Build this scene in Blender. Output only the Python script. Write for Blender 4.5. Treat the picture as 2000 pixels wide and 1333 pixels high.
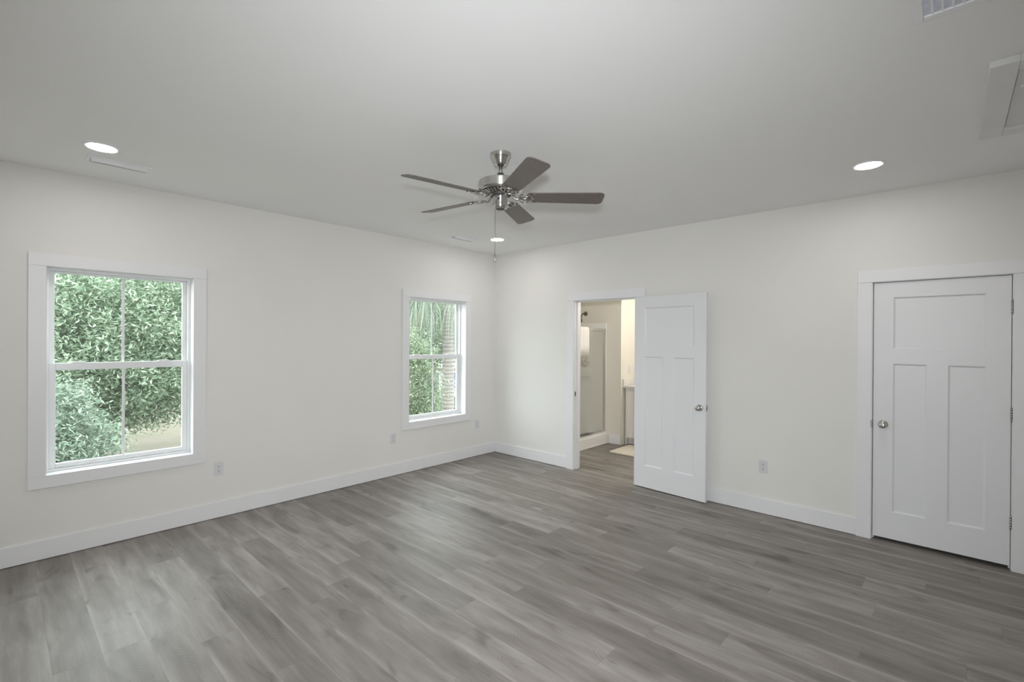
import bpy, bmesh, math, random
from mathutils import Vector, Matrix

# ------------------------------------------------------------------ clear
for o in list(bpy.data.objects):
    bpy.data.objects.remove(o, do_unlink=True)
scene = bpy.context.scene
COL = scene.collection

# ------------------------------------------------------------------ camera
H = 2.743
YAW, PITCH, ROLL, FPX = 0.745496834, -0.002218947, 0.006201905, 927.137
d = Vector((math.cos(YAW) * math.cos(PITCH), math.sin(YAW) * math.cos(PITCH), math.sin(PITCH)))
rt = Vector((math.sin(YAW), -math.cos(YAW), 0.0))
up = rt.cross(d)
cr, sr = math.cos(ROLL), math.sin(ROLL)
R_ = cr * rt + sr * up
U_ = -sr * rt + cr * up
CAM = Vector((-4.7191, -4.6749, 1.5625))
cam_data = bpy.data.cameras.new('camera')
cam = bpy.data.objects.new('camera', cam_data)
COL.objects.link(cam)
m3 = Matrix((R_, U_, -d)).transposed()
cam.matrix_world = Matrix.Translation(CAM) @ m3.to_4x4()
cam_data.sensor_fit = 'HORIZONTAL'
cam_data.sensor_width = 36.0
cam_data.lens = FPX / 2000.0 * 36.0
cam_data.clip_start = 0.02
cam_data.clip_end = 500
scene.camera = cam

# ------------------------------------------------------------------ colour management
scene.view_settings.view_transform = 'Standard'
scene.view_settings.look = 'None'
scene.view_settings.gamma = 1.0
scene.view_settings.exposure = 0.18
scene.view_settings.use_curve_mapping = False

# ------------------------------------------------------------------ world: bright overcast sky
SKY = 7.0
world = bpy.data.worlds.new('overcast_sky')
scene.world = world
world.use_nodes = True
wn, wl = world.node_tree.nodes, world.node_tree.links
wn.clear()
wo = wn.new('ShaderNodeOutputWorld')
wb = wn.new('ShaderNodeBackground')
tc = wn.new('ShaderNodeTexCoord')
sp = wn.new('ShaderNodeSeparateXYZ')
rmp = wn.new('ShaderNodeValToRGB')
rmp.color_ramp.elements[0].position = 0.0
rmp.color_ramp.elements[0].color = (0.72, 0.78, 0.80, 1)
rmp.color_ramp.elements[1].position = 0.6
rmp.color_ramp.elements[1].color = (0.92, 0.97, 1.0, 1)
wl.new(tc.outputs['Generated'], sp.inputs[0])
wl.new(sp.outputs['Z'], rmp.inputs[0])
wl.new(rmp.outputs[0], wb.inputs['Color'])
wb.inputs['Strength'].default_value = SKY
wl.new(wb.outputs[0], wo.inputs[0])

sun_d = bpy.data.lights.new('sun', 'SUN')
sun_d.energy = 1.6
sun_d.angle = math.radians(12)
sun_d.color = (1.0, 0.96, 0.9)
sun = bpy.data.objects.new('sun', sun_d)
COL.objects.link(sun)
sun.rotation_euler = (math.radians(38), 0, math.radians(25))


def area(name, loc, direction, sx, sy, energy, color=(1, 1, 1), portal=False, spread=math.pi):
    l = bpy.data.lights.new(name, 'AREA')
    l.shape = 'RECTANGLE'
    l.size, l.size_y = sx, sy
    l.energy = energy
    l.color = color
    l.spread = spread
    o = bpy.data.objects.new(name, l)
    COL.objects.link(o)
    o.location = loc
    o.rotation_euler = Vector(direction).to_track_quat('-Z', 'Y').to_euler()
    if portal:
        l.cycles.is_portal = True
    return o


# daylight arrives through the two windows
for xc in (-4.047, -1.005):
    area('window_portal', (xc, 0.17, 1.33), (0, -1, 0), 0.86, 1.45, 1.0, portal=True)
# the photographer's flash head, just above the lens
FLASH_W = 42.0
area('camera_flash', CAM + Vector((-0.06, -0.06, 0.19)), (0.62, 0.60, -0.18), 0.14, 0.09, FLASH_W, (0.95, 0.975, 1.0), spread=math.radians(120))
# the lamp over the bathroom vanity
lv = bpy.data.lights.new('vanity_lamp', 'POINT')
lv.energy = 18.5
lv.color = (1.0, 0.97, 0.93)
lv.shadow_soft_size = 0.08
lvo = bpy.data.objects.new('vanity_lamp', lv)
COL.objects.link(lvo)
lvo.location = (1.95, -2.25, 2.15)
# added fill light, no fixture: brightens the shower and the wall strip beside it
lc = bpy.data.lights.new('bathroom_fill_light', 'POINT')
lc.energy = 9.0
lc.color = (1.0, 0.93, 0.82)
lc.shadow_soft_size = 0.10
lco = bpy.data.objects.new('bathroom_fill_light', lc)
COL.objects.link(lco)
lco.location = (0.80, -2.25, 2.60)
CAN_STRENGTH = 74.0


# ------------------------------------------------------------------ materials
def nodes_of(name):
    m = bpy.data.materials.new(name)
    m.use_nodes = True
    nt = m.node_tree
    b = nt.nodes['Principled BSDF']
    return m, nt, b


def mat(name, col, rough=0.5, metal=0.0, spec=0.5, var=0.03, scale=6.0, bump=0.0, bscale=200.0, stretch=None):
    """procedural principled material: base colour varied by noise, optional noise bump"""
    m, nt, b = nodes_of(name)
    N, L = nt.nodes, nt.links
    tc = N.new('ShaderNodeTexCoord')
    mp = N.new('ShaderNodeMapping')
    if stretch:
        mp.inputs['Scale'].default_value = stretch
    L.new(tc.outputs['Object'], mp.inputs[0])
    nz = N.new('ShaderNodeTexNoise')
    nz.inputs['Scale'].default_value = scale
    nz.inputs['Detail'].default_value = 4
    L.new(mp.outputs[0], nz.inputs['Vector'])
    rp = N.new('ShaderNodeValToRGB')
    rp.color_ramp.elements[0].position = 0.3
    rp.color_ramp.elements[1].position = 0.7
    rp.color_ramp.elements[0].color = tuple(c * (1 - var) for c in col) + (1,)
    rp.color_ramp.elements[1].color = tuple(min(1, c * (1 + var)) for c in col) + (1,)
    L.new(nz.outputs['Fac'], rp.inputs[0])
    L.new(rp.outputs[0], b.inputs['Base Color'])
    b.inputs['Roughness'].default_value = rough
    b.inputs['Metallic'].default_value = metal
    b.inputs['Specular IOR Level'].default_value = spec
    if bump:
        n2 = N.new('ShaderNodeTexNoise')
        n2.inputs['Scale'].default_value = bscale
        n2.inputs['Detail'].default_value = 3
        L.new(mp.outputs[0], n2.inputs['Vector'])
        bp = N.new('ShaderNodeBump')
        bp.inputs['Strength'].default_value = bump
        bp.inputs['Distance'].default_value = 0.002
        L.new(n2.outputs['Fac'], bp.inputs['Height'])
        L.new(bp.outputs[0], b.inputs['Normal'])
    return m


M = {}
M['wall'] = mat('cream_wall_paint', (0.80, 0.79, 0.762), 0.75, var=0.012, scale=1.5, bump=0.06, bscale=160)
M['ceiling'] = mat('white_ceiling_paint', (0.91, 0.91, 0.905), 0.85, var=0.012, scale=1.2, bump=0.08, bscale=120)
M['trim'] = mat('white_trim_paint', (0.82, 0.82, 0.835), 0.38, var=0.01, scale=3, bump=0.01, bscale=60)
M['door'] = mat('white_door_paint', (0.80, 0.80, 0.82), 0.42, var=0.01, scale=3, bump=0.015, bscale=80)
M['vinyl'] = mat('white_window_vinyl', (0.84, 0.85, 0.86), 0.35, var=0.01, scale=4)
M['nickel'] = mat('brushed_nickel', (0.60, 0.585, 0.56), 0.21, metal=1.0, var=0.06, scale=30, bump=0.05, bscale=60, stretch=(1, 1, 14))
M['nickel_turned'] = mat('turned_brushed_nickel', (0.60, 0.585, 0.56), 0.30, metal=1.0, var=0.05, scale=30, stretch=(1, 1, 14))
_nt = M['nickel_turned'].node_tree
_tg = _nt.nodes.new('ShaderNodeTangent')
_tg.direction_type = 'RADIAL'
_tg.axis = 'Z'
_nt.links.new(_tg.outputs[0], _nt.nodes['Principled BSDF'].inputs['Tangent'])
_nt.nodes['Principled BSDF'].inputs['Anisotropic'].default_value = 0.85
_nt.nodes['Principled BSDF'].inputs['Anisotropic Rotation'].default_value = 0.25
M['nickel_dark'] = mat('dark_nickel', (0.10, 0.10, 0.10), 0.5, metal=0.6, var=0.1, scale=20)  # dark finish for the fan's inner parts and the shower seal
M['chrome'] = mat('polished_chrome', (0.72, 0.72, 0.71), 0.14, metal=1.0, var=0.03, scale=12)
M['bronze'] = mat('aged_bronze', (0.20, 0.18, 0.14), 0.35, metal=0.9, var=0.1, scale=20)
M['blade'] = mat('grey_brown_blade_wood', (0.150, 0.127, 0.115), 0.42, var=0.16, scale=7, bump=0.03, bscale=30, stretch=(1.5, 16, 16))
M['outlet'] = mat('outlet_plastic', (0.70, 0.70, 0.72), 0.35, var=0.01, scale=8)
M['slot'] = mat('dark_outlet_slot', (0.03, 0.03, 0.03), 0.6, var=0.1)
M['vent'] = mat('white_vent_enamel', (0.88, 0.88, 0.90), 0.4, var=0.012, scale=8)
M['vent_dark'] = mat('vent_duct_interior', (0.55, 0.55, 0.58), 0.8, var=0.05, scale=10)
M['filter'] = mat('pale_blue_filter', (0.74, 0.77, 0.87), 0.9, var=0.08, scale=60, bump=0.4, bscale=140)
M['hatch'] = mat('hatch_painted_wood', (0.80, 0.80, 0.80), 0.6, var=0.02, scale=5)
M['bath_wall'] = mat('beige_bathroom_wall', (0.78, 0.745, 0.665), 0.7, var=0.012, scale=1.5, bump=0.06, bscale=160)
M['acrylic'] = mat('white_shower_acrylic', (0.86, 0.85, 0.82), 0.3, var=0.012, scale=3)
M['vanity'] = mat('white_vanity_paint', (0.80, 0.785, 0.74), 0.4, var=0.012, scale=4)
M['stone'] = mat('pale_countertop_stone', (0.74, 0.72, 0.68), 0.25, var=0.05, scale=40)
M['towel'] = mat('white_terry_cloth', (0.86, 0.84, 0.81), 0.95, var=0.03, scale=60, bump=0.6, bscale=500)
M['mat'] = mat('cream_shag_pile', (0.80, 0.74, 0.64), 0.95, var=0.08, scale=90, bump=1.0, bscale=260)
M['latch'] = mat('satin_steel', (0.42, 0.41, 0.40), 0.35, metal=1.0, var=0.05, scale=20)
M['bark'] = mat('grey_brown_bark', (0.20, 0.165, 0.13), 0.9, var=0.3, scale=9, bump=0.8, bscale=24, stretch=(1, 1, 0.3))
M['petiole'] = mat('dry_frond_stalk', (0.42, 0.40, 0.28), 0.8, var=0.2, scale=10)
M['siding'] = mat('taupe_house_siding', (0.36, 0.32, 0.30), 0.8, var=0.06, scale=3)
M['house_white'] = mat('white_exterior_paint', (0.82, 0.82, 0.82), 0.6, var=0.03, scale=3)
M['roof'] = mat('pale_metal_roof', (0.75, 0.75, 0.76), 0.5, var=0.06, scale=2)
M['house_glass'] = mat('blue_grey_house_glass', (0.10, 0.14, 0.24), 0.15, var=0.2, scale=2)


def floor_material():
    m, nt, b = nodes_of('grey_oak_vinyl_planks')
    N, L = nt.nodes, nt.links

    def math_(op, a, b_=None, c_=None):
        n = N.new('ShaderNodeMath')
        n.operation = op
        for i, v in enumerate((a, b_, c_)):
            if v is None:
                continue
            if isinstance(v, (int, float)):
                n.inputs[i].default_value = v
            else:
                L.new(v, n.inputs[i])
        return n.outputs[0]

    def comb(x, y, z):
        n = N.new('ShaderNodeCombineXYZ')
        for i, v in enumerate((x, y, z)):
            if isinstance(v, (int, float)):
                n.inputs[i].default_value = v
            else:
                L.new(v, n.inputs[i])
        return n.outputs[0]

    def noise(vec, scale, detail=4, rough=0.5, dist=0.0):
        n = N.new('ShaderNodeTexNoise')
        n.inputs['Scale'].default_value = scale
        n.inputs['Detail'].default_value = detail
        n.inputs['Roughness'].default_value = rough
        n.inputs['Distortion'].default_value = dist
        L.new(vec, n.inputs['Vector'])
        return n.outputs['Fac']

    def ramp(v, p0, p1, c0=0.0, c1=1.0):
        n = N.new('ShaderNodeMapRange')
        n.interpolation_type = 'SMOOTHSTEP'
        L.new(v, n.inputs['Value'])
        n.inputs['From Min'].default_value = p0
        n.inputs['From Max'].default_value = p1
        n.inputs['To Min'].default_value = c0
        n.inputs['To Max'].default_value = c1
        return n.outputs['Result']

    g = N.new('ShaderNodeNewGeometry')
    s = N.new('ShaderNodeSeparateXYZ')
    L.new(g.outputs['Position'], s.inputs[0])
    X, Y = s.outputs['X'], s.outputs['Y']
    PW, PL = 0.178, 1.22
    u = math_('DIVIDE', math_('ADD', X, 20.03), PW)
    row = math_('FLOOR', u)
    fu = math_('FRACT', u)
    w1 = N.new('ShaderNodeTexWhiteNoise')
    w1.noise_dimensions = '1D'
    L.new(row, w1.inputs['W'])
    off = math_('MULTIPLY', w1.outputs['Value'], PL)
    v = math_('DIVIDE', math_('ADD', math_('ADD', Y, 40.0), off), PL)
    colm = math_('FLOOR', v)
    fv = math_('FRACT', v)
    w2 = N.new('ShaderNodeTexWhiteNoise')
    w2.noise_dimensions = '2D'
    L.new(comb(row, colm, 0.0), w2.inputs['Vector'])
    pid = w2.outputs['Value']
    pidz = math_('MULTIPLY', pid, 37.0)
    # long soft streaks along the plank, per plank
    base = comb(X, math_('MULTIPLY', Y, 0.11), pidz)
    streak = noise(base, 14.0, 4, 0.55, 0.25)
    fine = noise(comb(X, math_('MULTIPLY', Y, 0.045), pidz), 120.0, 3, 0.6, 0.3)
    blotch = noise(comb(X, math_('MULTIPLY', Y, 0.33), pidz), 6.0, 2, 0.5, 1.1)
    # dark smudges with cathedral rings
    smud = ramp(noise(comb(X, math_('MULTIPLY', Y, 0.30), math_('ADD', pidz, 11.0)), 7.0, 2, 0.45, 0.8), 0.58, 0.74)
    cen = math_('ABSOLUTE', math_('SUBTRACT', fu, 0.5))
    wob = noise(comb(X, math_('MULTIPLY', Y, 0.5), math_('ADD', pidz, 2.0)), 9.0, 3, 0.55, 0.2)
    phase = math_('ADD', math_('MULTIPLY', math_('ADD', Y, math_('MULTIPLY', cen, 0.26)), 250.0), math_('MULTIPLY', wob, 26.0))
    arch = math_('MULTIPLY_ADD', math_('SINE', phase), 0.5, 0.5)
    amask = math_('MULTIPLY', ramp(cen, 0.40, 0.14), ramp(noise(comb(X, math_('MULTIPLY', Y, 0.42), math_('ADD', pidz, 23.0)), 4.5, 2, 0.5, 0.3), 0.50, 0.64))
    ring = math_('MULTIPLY', arch, amask)
    knot = ramp(noise(comb(X, math_('MULTIPLY', Y, 0.45), math_('ADD', pidz, 5.0)), 15.0, 1, 0.4, 0.4), 0.735, 0.80)
    # light worn stripe along the long edges
    edge = math_('ABSOLUTE', math_('SUBTRACT', fu, 0.5))
    lite = math_('MULTIPLY', ramp(edge, 0.33, 0.495), ramp(noise(comb(row, math_('MULTIPLY', Y, 0.8), 3.0), 1.5, 2), 0.35, 0.65, 0.15, 1.0))
    seam = math_('MAXIMUM', ramp(edge, 0.492, 0.4985), ramp(math_('ABSOLUTE', math_('SUBTRACT', fv, 0.5)), 0.4985, 0.4997))
    t = math_('ADD', math_('MULTIPLY', math_('SUBTRACT', streak, 0.5), 0.90), math_('MULTIPLY', math_('SUBTRACT', pid, 0.5), 0.27))
    t = math_('ADD', t, math_('MULTIPLY', math_('SUBTRACT', fine, 0.5), 0.24))
    t = math_('ADD', t, math_('MULTIPLY', math_('SUBTRACT', blotch, 0.5), 0.35))
    t = math_('ADD', t, 0.515)
    t = math_('SUBTRACT', t, math_('MULTIPLY', smud, 0.26))
    t = math_('SUBTRACT', t, math_('MULTIPLY', ring, 0.17))
    t = math_('SUBTRACT', t, math_('MULTIPLY', knot, 0.22))
    t = math_('ADD', t, math_('MULTIPLY', lite, 0.20))
    cr_ = N.new('ShaderNodeValToRGB')
    e = cr_.color_ramp.elements
    e[0].position = 0.0
    e[0].color = (0.105, 0.093, 0.083, 1)
    e[1].position = 1.0
    e[1].color = (0.425, 0.395, 0.37, 1)
    e2 = e.new(0.5)
    e2.color = (0.233, 0.210, 0.191, 1)
    L.new(t, cr_.inputs[0])
    mx = N.new('ShaderNodeMix')
    mx.data_type = 'RGBA'
    L.new(math_('MULTIPLY', seam, 0.35), mx.inputs['Factor'])
    L.new(cr_.outputs[0], mx.inputs['A'])
    mx.inputs['B'].default_value = (0.10, 0.09, 0.08, 1)
    L.new(mx.outputs['Result'], b.inputs['Base Color'])
    b.inputs['Roughness'].default_value = 0.49
    b.inputs['Specular IOR Level'].default_value = 0.5
    bp = N.new('ShaderNodeBump')
    bp.inputs['Strength'].default_value = 0.12
    bp.inputs['Distance'].default_value = 0.002
    L.new(math_('SUBTRACT', fine, math_('MULTIPLY', seam, 1.2)), bp.inputs['Height'])
    L.new(bp.outputs[0], b.inputs['Normal'])
    return m


M['floor'] = floor_material()


def glass_material(name, tint, gloss):
    m = bpy.data.materials.new(name)
    m.use_nodes = True
    N, L = m.node_tree.nodes, m.node_tree.links
    N.clear()
    o = N.new('ShaderNodeOutputMaterial')
    t = N.new('ShaderNodeBsdfTransparent')
    nz = N.new('ShaderNodeTexNoise')
    nz.inputs['Scale'].default_value = 0.7
    rp = N.new('ShaderNodeValToRGB')
    rp.color_ramp.elements[0].color = tuple(c * 0.985 for c in tint) + (1,)
    rp.color_ramp.elements[1].color = tuple(tint) + (1,)
    L.new(nz.outputs['Fac'], rp.inputs[0])
    L.new(rp.outputs[0], t.inputs['Color'])
    g = N.new('ShaderNodeBsdfGlossy')
    g.inputs['Roughness'].default_value = 0.02
    g.inputs['Color'].default_value = (1, 1, 1, 1)
    lw = N.new('ShaderNodeLayerWeight')
    pw = N.new('ShaderNodeMath')
    pw.operation = 'POWER'
    L.new(lw.outputs['Facing'], pw.inputs[0])
    pw.inputs[1].default_value = 5.0
    f = N.new('ShaderNodeMath')
    f.operation = 'MULTIPLY_ADD'
    L.new(pw.outputs[0], f.inputs[0])
    f.inputs[1].default_value = 1.0 - gloss
    f.inputs[2].default_value = gloss
    mx = N.new('ShaderNodeMixShader')
    L.new(f.outputs[0], mx.inputs[0])
    L.new(t.outputs[0], mx.inputs[1])
    L.new(g.outputs[0], mx.inputs[2])
    L.new(mx.outputs[0], o.inputs[0])
    return m


M['glass'] = glass_material('window_glass', (0.95, 0.985, 0.97), 0.04)
M['shower_glass'] = glass_material('shower_glass', (0.965, 0.97, 0.955), 0.035)


def lens_material():
    m = bpy.data.materials.new('lit_lamp_lens')
    m.use_nodes = True
    N, L = m.node_tree.nodes, m.node_tree.links
    N.clear()
    o = N.new('ShaderNodeOutputMaterial')
    e = N.new('ShaderNodeEmission')
    e.inputs['Color'].default_value = (1.0, 0.965, 0.92, 1)
    e.inputs['Strength'].default_value = CAN_STRENGTH
    L.new(e.outputs[0], o.inputs[0])
    return m


M['lens'] = lens_material()


def leaf_material(name, c0, c1, c2, trans=0.35, rough=0.55):
    m = bpy.data.materials.new(name)
    m.use_nodes = True
    N, L = m.node_tree.nodes, m.node_tree.links
    N.clear()
    o = N.new('ShaderNodeOutputMaterial')
    g = N.new('ShaderNodeNewGeometry')
    rp = N.new('ShaderNodeValToRGB')
    e = rp.color_ramp.elements
    e[0].color = c0 + (1,)
    e[1].color = c2 + (1,)
    e[1].position = 1.0
    k = e.new(0.55)
    k.color = c1 + (1,)
    L.new(g.outputs['Random Per Island'], rp.inputs[0])
    p = N.new('ShaderNodeBsdfPrincipled')
    p.inputs['Roughness'].default_value = rough
    L.new(rp.outputs[0], p.inputs['Base Color'])
    t = N.new('ShaderNodeBsdfTranslucent')
    L.new(rp.outputs[0], t.inputs['Color'])
    mx = N.new('ShaderNodeMixShader')
    mx.inputs[0].default_value = trans
    L.new(p.outputs[0], mx.inputs[1])
    L.new(t.outputs[0], mx.inputs[2])
    L.new(mx.outputs[0], o.inputs[0])
    return m


M['leaf'] = leaf_material('mid_green_leaves', (0.150, 0.205, 0.138), (0.238, 0.308, 0.215), (0.385, 0.430, 0.325))
M['leaf_far'] = leaf_material('pale_green_leaves', (0.135, 0.185, 0.135), (0.205, 0.262, 0.200), (0.310, 0.350, 0.290))
M['leaf_shrub'] = leaf_material('yellow_green_leaves', (0.085, 0.125, 0.070), (0.165, 0.215, 0.130), (0.310, 0.345, 0.245))
M['frond'] = leaf_material('grey_green_fronds', (0.087, 0.114, 0.082), (0.164, 0.198, 0.147), (0.283, 0.285, 0.229), 0.3)


def ground_material():
    m, nt, b = nodes_of('dry_sandy_lawn')
    N, L = nt.nodes, nt.links
    g = N.new('ShaderNodeNewGeometry')
    n1 = N.new('ShaderNodeTexNoise')
    n1.inputs['Scale'].default_value = 0.45
    n1.inputs['Detail'].default_value = 6
    L.new(g.outputs['Position'], n1.inputs['Vector'])
    n2 = N.new('ShaderNodeTexNoise')
    n2.inputs['Scale'].default_value = 7
    n2.inputs['Detail'].default_value = 5
    L.new(g.outputs['Position'], n2.inputs['Vector'])
    ad = N.new('ShaderNodeMath')
    ad.operation = 'MULTIPLY_ADD'
    L.new(n2.outputs['Fac'], ad.inputs[0])
    ad.inputs[1].default_value = 0.5
    L.new(n1.outputs['Fac'], ad.inputs[2])
    rp = N.new('ShaderNodeValToRGB')
    e = rp.color_ramp.elements
    e[0].position = 0.55
    e[0].color = (0.070, 0.066, 0.036, 1)
    e[1].position = 0.85
    e[1].color = (0.100, 0.080, 0.058, 1)
    L.new(ad.outputs[0], rp.inputs[0])
    L.new(rp.outputs[0], b.inputs['Base Color'])
    b.inputs['Roughness'].default_value = 0.95
    return m


M['ground'] = ground_material()


def palm_material():
    m, nt, b = nodes_of('ringed_palm_bark')
    N, L = nt.nodes, nt.links
    tc = N.new('ShaderNodeTexCoord')
    wv = N.new('ShaderNodeTexWave')
    wv.bands_direction = 'Z'
    wv.inputs['Scale'].default_value = 2.6
    wv.inputs['Distortion'].default_value = 2.2
    wv.inputs['Detail'].default_value = 3
    wv.inputs['Detail Scale'].default_value = 2.0
    L.new(tc.outputs['Object'], wv.inputs['Vector'])
    rp = N.new('ShaderNodeValToRGB')
    rp.color_ramp.elements[0].color = (0.13, 0.115, 0.105, 1)
    rp.color_ramp.elements[0].position = 0.1
    rp.color_ramp.elements[1].color = (0.21, 0.185, 0.168, 1)
    rp.color_ramp.elements[1].position = 0.55
    L.new(wv.outputs['Fac'], rp.inputs[0])
    L.new(rp.outputs[0], b.inputs['Base Color'])
    b.inputs['Roughness'].default_value = 0.9
    return m


M['palm'] = palm_material()


# ------------------------------------------------------------------ mesh helpers
class MB:
    def __init__(s):
        s.v, s.f, s.sm = [], [], []

    def add(s, verts, faces, smooth=False, mtx=None):
        o = len(s.v)
        for p in verts:
            p = Vector(p)
            s.v.append(tuple(mtx @ p) if mtx is not None else tuple(p))
        for f in faces:
            s.f.append(tuple(i + o for i in f))
            s.sm.append(smooth)
        return s

    def box(s, x0, x1, y0, y1, z0, z1, mtx=None):
        x0, x1 = min(x0, x1), max(x0, x1)
        y0, y1 = min(y0, y1), max(y0, y1)
        z0, z1 = min(z0, z1), max(z0, z1)
        v = [(x0, y0, z0), (x1, y0, z0), (x1, y1, z0), (x0, y1, z0), (x0, y0, z1), (x1, y0, z1), (x1, y1, z1), (x0, y1, z1)]
        f = [(3, 2, 1, 0), (4, 5, 6, 7), (0, 1, 5, 4), (1, 2, 6, 5), (2, 3, 7, 6), (3, 0, 4, 7)]
        return s.add(v, f, False, mtx)

    def lathe(s, prof, n=32, mtx=None, smooth=True, cap=True):
        """prof: list of (r, z) top to bottom or any order, revolved about z"""
        v, f = [], []
        for r, z in prof:
            for i in range(n):
                a = 2 * math.pi * i / n
                v.append((r * math.cos(a), r * math.sin(a), z))
        for k in range(len(prof) - 1):
            for i in range(n):
                j = (i + 1) % n
                f.append((k * n + i, k * n + j, (k + 1) * n + j, (k + 1) * n + i))
        if cap:
            f.append(tuple(range(n)))
            f.append(tuple((len(prof) - 1) * n + i for i in reversed(range(n))))
        return s.add(v, f, smooth, mtx)

    def tube(s, pts, rad, n=10, mtx=None, closed=False):
        pts = [Vector(p) for p in pts]
        k = len(pts)
        rads = rad if isinstance(rad, (list, tuple)) else [rad] * k
        v, f = [], []
        prev = None
        for i in range(k):
            if closed:
                t = pts[(i + 1) % k] - pts[i - 1]
            else:
                t = pts[min(i + 1, k - 1)] - pts[max(i - 1, 0)]
            t.normalize()
            if prev is None:
                a = Vector((0, 0, 1)) if abs(t.z) < 0.9 else Vector((1, 0, 0))
                n1 = t.cross(a).normalized()
            else:
                n1 = (prev - t * prev.dot(t)).normalized()
            prev = n1
            n2 = t.cross(n1)
            for j in range(n):
                a = 2 * math.pi * j / n
                v.append(pts[i] + (n1 * math.cos(a) + n2 * math.sin(a)) * rads[i])
        for i in range(k if closed else k - 1):
            i2 = (i + 1) % k
            for j in range(n):
                j2 = (j + 1) % n
                f.append((i * n + j, i * n + j2, i2 * n + j2, i2 * n + j))
        if not closed:
            f.append(tuple(reversed(range(n))))
            f.append(tuple((k - 1) * n + j for j in range(n)))
        return s.add(v, f, True, mtx)

    def prism(s, poly, z0, z1, mtx=None):
        n = len(poly)
        v = [(x, y, z0) for x, y in poly] + [(x, y, z1) for x, y in poly]
        f = [tuple(reversed(range(n))), tuple(range(n, 2 * n))]
        for i in range(n):
            j = (i + 1) % n
            f.append((i, j, n + j, n + i))
        return s.add(v, f, False, mtx)

    def build(s, name, material, parent=None, bevel=0.0, fixn=True):
        me = bpy.data.meshes.new(name)
        me.from_pydata(s.v, [], s.f)
        me.materials.append(material)
        me.polygons.foreach_set('use_smooth', s.sm)
        if fixn and len(s.v) < 20000:
            bm = bmesh.new()
            bm.from_mesh(me)
            bmesh.ops.recalc_face_normals(bm, faces=bm.faces)
            bm.to_mesh(me)
            bm.free()
        me.update()
        o = bpy.data.objects.new(name, me)
        COL.objects.link(o)
        if parent is not None:
            o.parent = parent
        if bevel:
            b = o.modifiers.new('bevel', 'BEVEL')
            b.width = bevel
            b.segments = 2
            b.limit_method = 'ANGLE'
            b.angle_limit = math.radians(40)
        return o


def tag(o, label=None, cat=None, group=None, kind=None):
    if label:
        o['label'] = label
    if cat:
        o['category'] = cat
    if group:
        o['group'] = group
    if kind:
        o['kind'] = kind
    return o


def empty(name, loc=(0, 0, 0), rot=(0, 0, 0)):
    o = bpy.data.objects.new(name, None)
    o.empty_display_size = 0.1
    COL.objects.link(o)
    o.location = loc
    o.rotation_euler = rot
    return o


def dup(root, loc, rot=None):
    r = root.copy()
    COL.objects.link(r)
    r.location = loc
    if rot is not None:
        r.rotation_euler = rot
    for ch in list(root.children):
        c = ch.copy()
        COL.objects.link(c)
        c.parent = r
        for g in list(ch.children):
            k = g.copy()
            COL.objects.link(k)
            k.parent = c
    return r


def struct(o, label, cat):
    return tag(o, label, cat, kind='structure')


# ------------------------------------------------------------------ room shell
XB, YB = -5.30, -5.75          # wall behind the camera, wall beyond the closet door
WX0, WX1 = 0.0, 0.115          # door wall thickness
BX1, BY0 = 2.24, -2.75         # bathroom far wall and side wall
W1X, W2X, WHW = -4.047, -1.005, 0.440     # window centres, half width of the opening
WZ0, WZ1 = 0.590, 2.062
D1Y0, D1Y1, DZ = -2.170, -1.346, 2.034    # bathroom doorway
D2Y0, D2Y1 = -4.988, -4.223               # closet doorway

struct(MB().box(XB - .15, BX1 + .2, YB - .15, .16, -.12, 0).build('floor', M['floor']),
       'grey oak plank floor running through bedroom and bathroom', 'floor')
struct(MB().box(XB - .15, BX1 + .2, YB - .15, .16, H, H + .12).build('ceiling', M['ceiling']),
       'smooth white flat ceiling', 'ceiling')

w = MB()
xs = [XB - .15, W1X - WHW - .012, W1X + WHW + .012, W2X - WHW - .012, W2X + WHW + .012, 0.0]
for i in range(0, 6, 2):
    w.box(xs[i], xs[i + 1], 0, .16, 0, H)
for i in (1, 3):
    w.box(xs[i], xs[i + 1], 0, .16, 0, WZ0 - .012)
    w.box(xs[i], xs[i + 1], 0, .16, WZ1 + .012, H)
struct(w.build('wall_window', M['wall']), 'cream painted wall with two windows', 'wall')

w = MB()
J = .02
for y0, y1 in ((YB, D2Y0 - J), (D2Y1 + J, D1Y0 - J), (D1Y1 + J, .16)):
    w.box(WX0, WX1, y0, y1, 0, H)
for y0, y1 in ((D2Y0 - J, D2Y1 + J), (D1Y0 - J, D1Y1 + J)):
    w.box(WX0, WX1, y0, y1, DZ + J, H)
struct(w.build('wall_door', M['wall']), 'cream painted wall with the bathroom doorway and closet door', 'wall')
struct(MB().box(XB - .15, XB, YB, 0, 0, H).build('wall_back', M['wall']), 'cream wall behind the viewpoint', 'wall')
struct(MB().box(XB - .15, WX1, YB - .15, YB, 0, H).build('wall_side', M['wall']), 'cream wall beyond the closet door', 'wall')
# bathroom and closet walls
w = MB().box(WX1, BX1 + .2, 0, .16, 0, H).box(1.60, BX1, -1.06, 0, 0, H).box(BX1, BX1 + .2, BY0, 0, 0, H).box(WX1, BX1 + .2, BY0 - .1, BY0, 0, H)
struct(w.build('wall_bathroom', M['bath_wall']), 'beige bathroom walls seen through the open doorway', 'wall')
w = MB().box(.9, 1.0, YB, BY0 - .1, 0, H).box(WX1, 1.0, YB - .15, YB, 0, H)
struct(w.build('wall_closet', M['wall']), 'closet walls behind the shut white door', 'wall')

# baseboards
BBH, BBT = .140, .014


def baseboard(name, segs, label):
    b = MB()
    for x0, x1, y0, y1 in segs:
        b.box(x0, x1, y0, y1, .0035, BBH)
    return struct(b.build(name, M['trim'], bevel=.003), label, 'baseboard')


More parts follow.
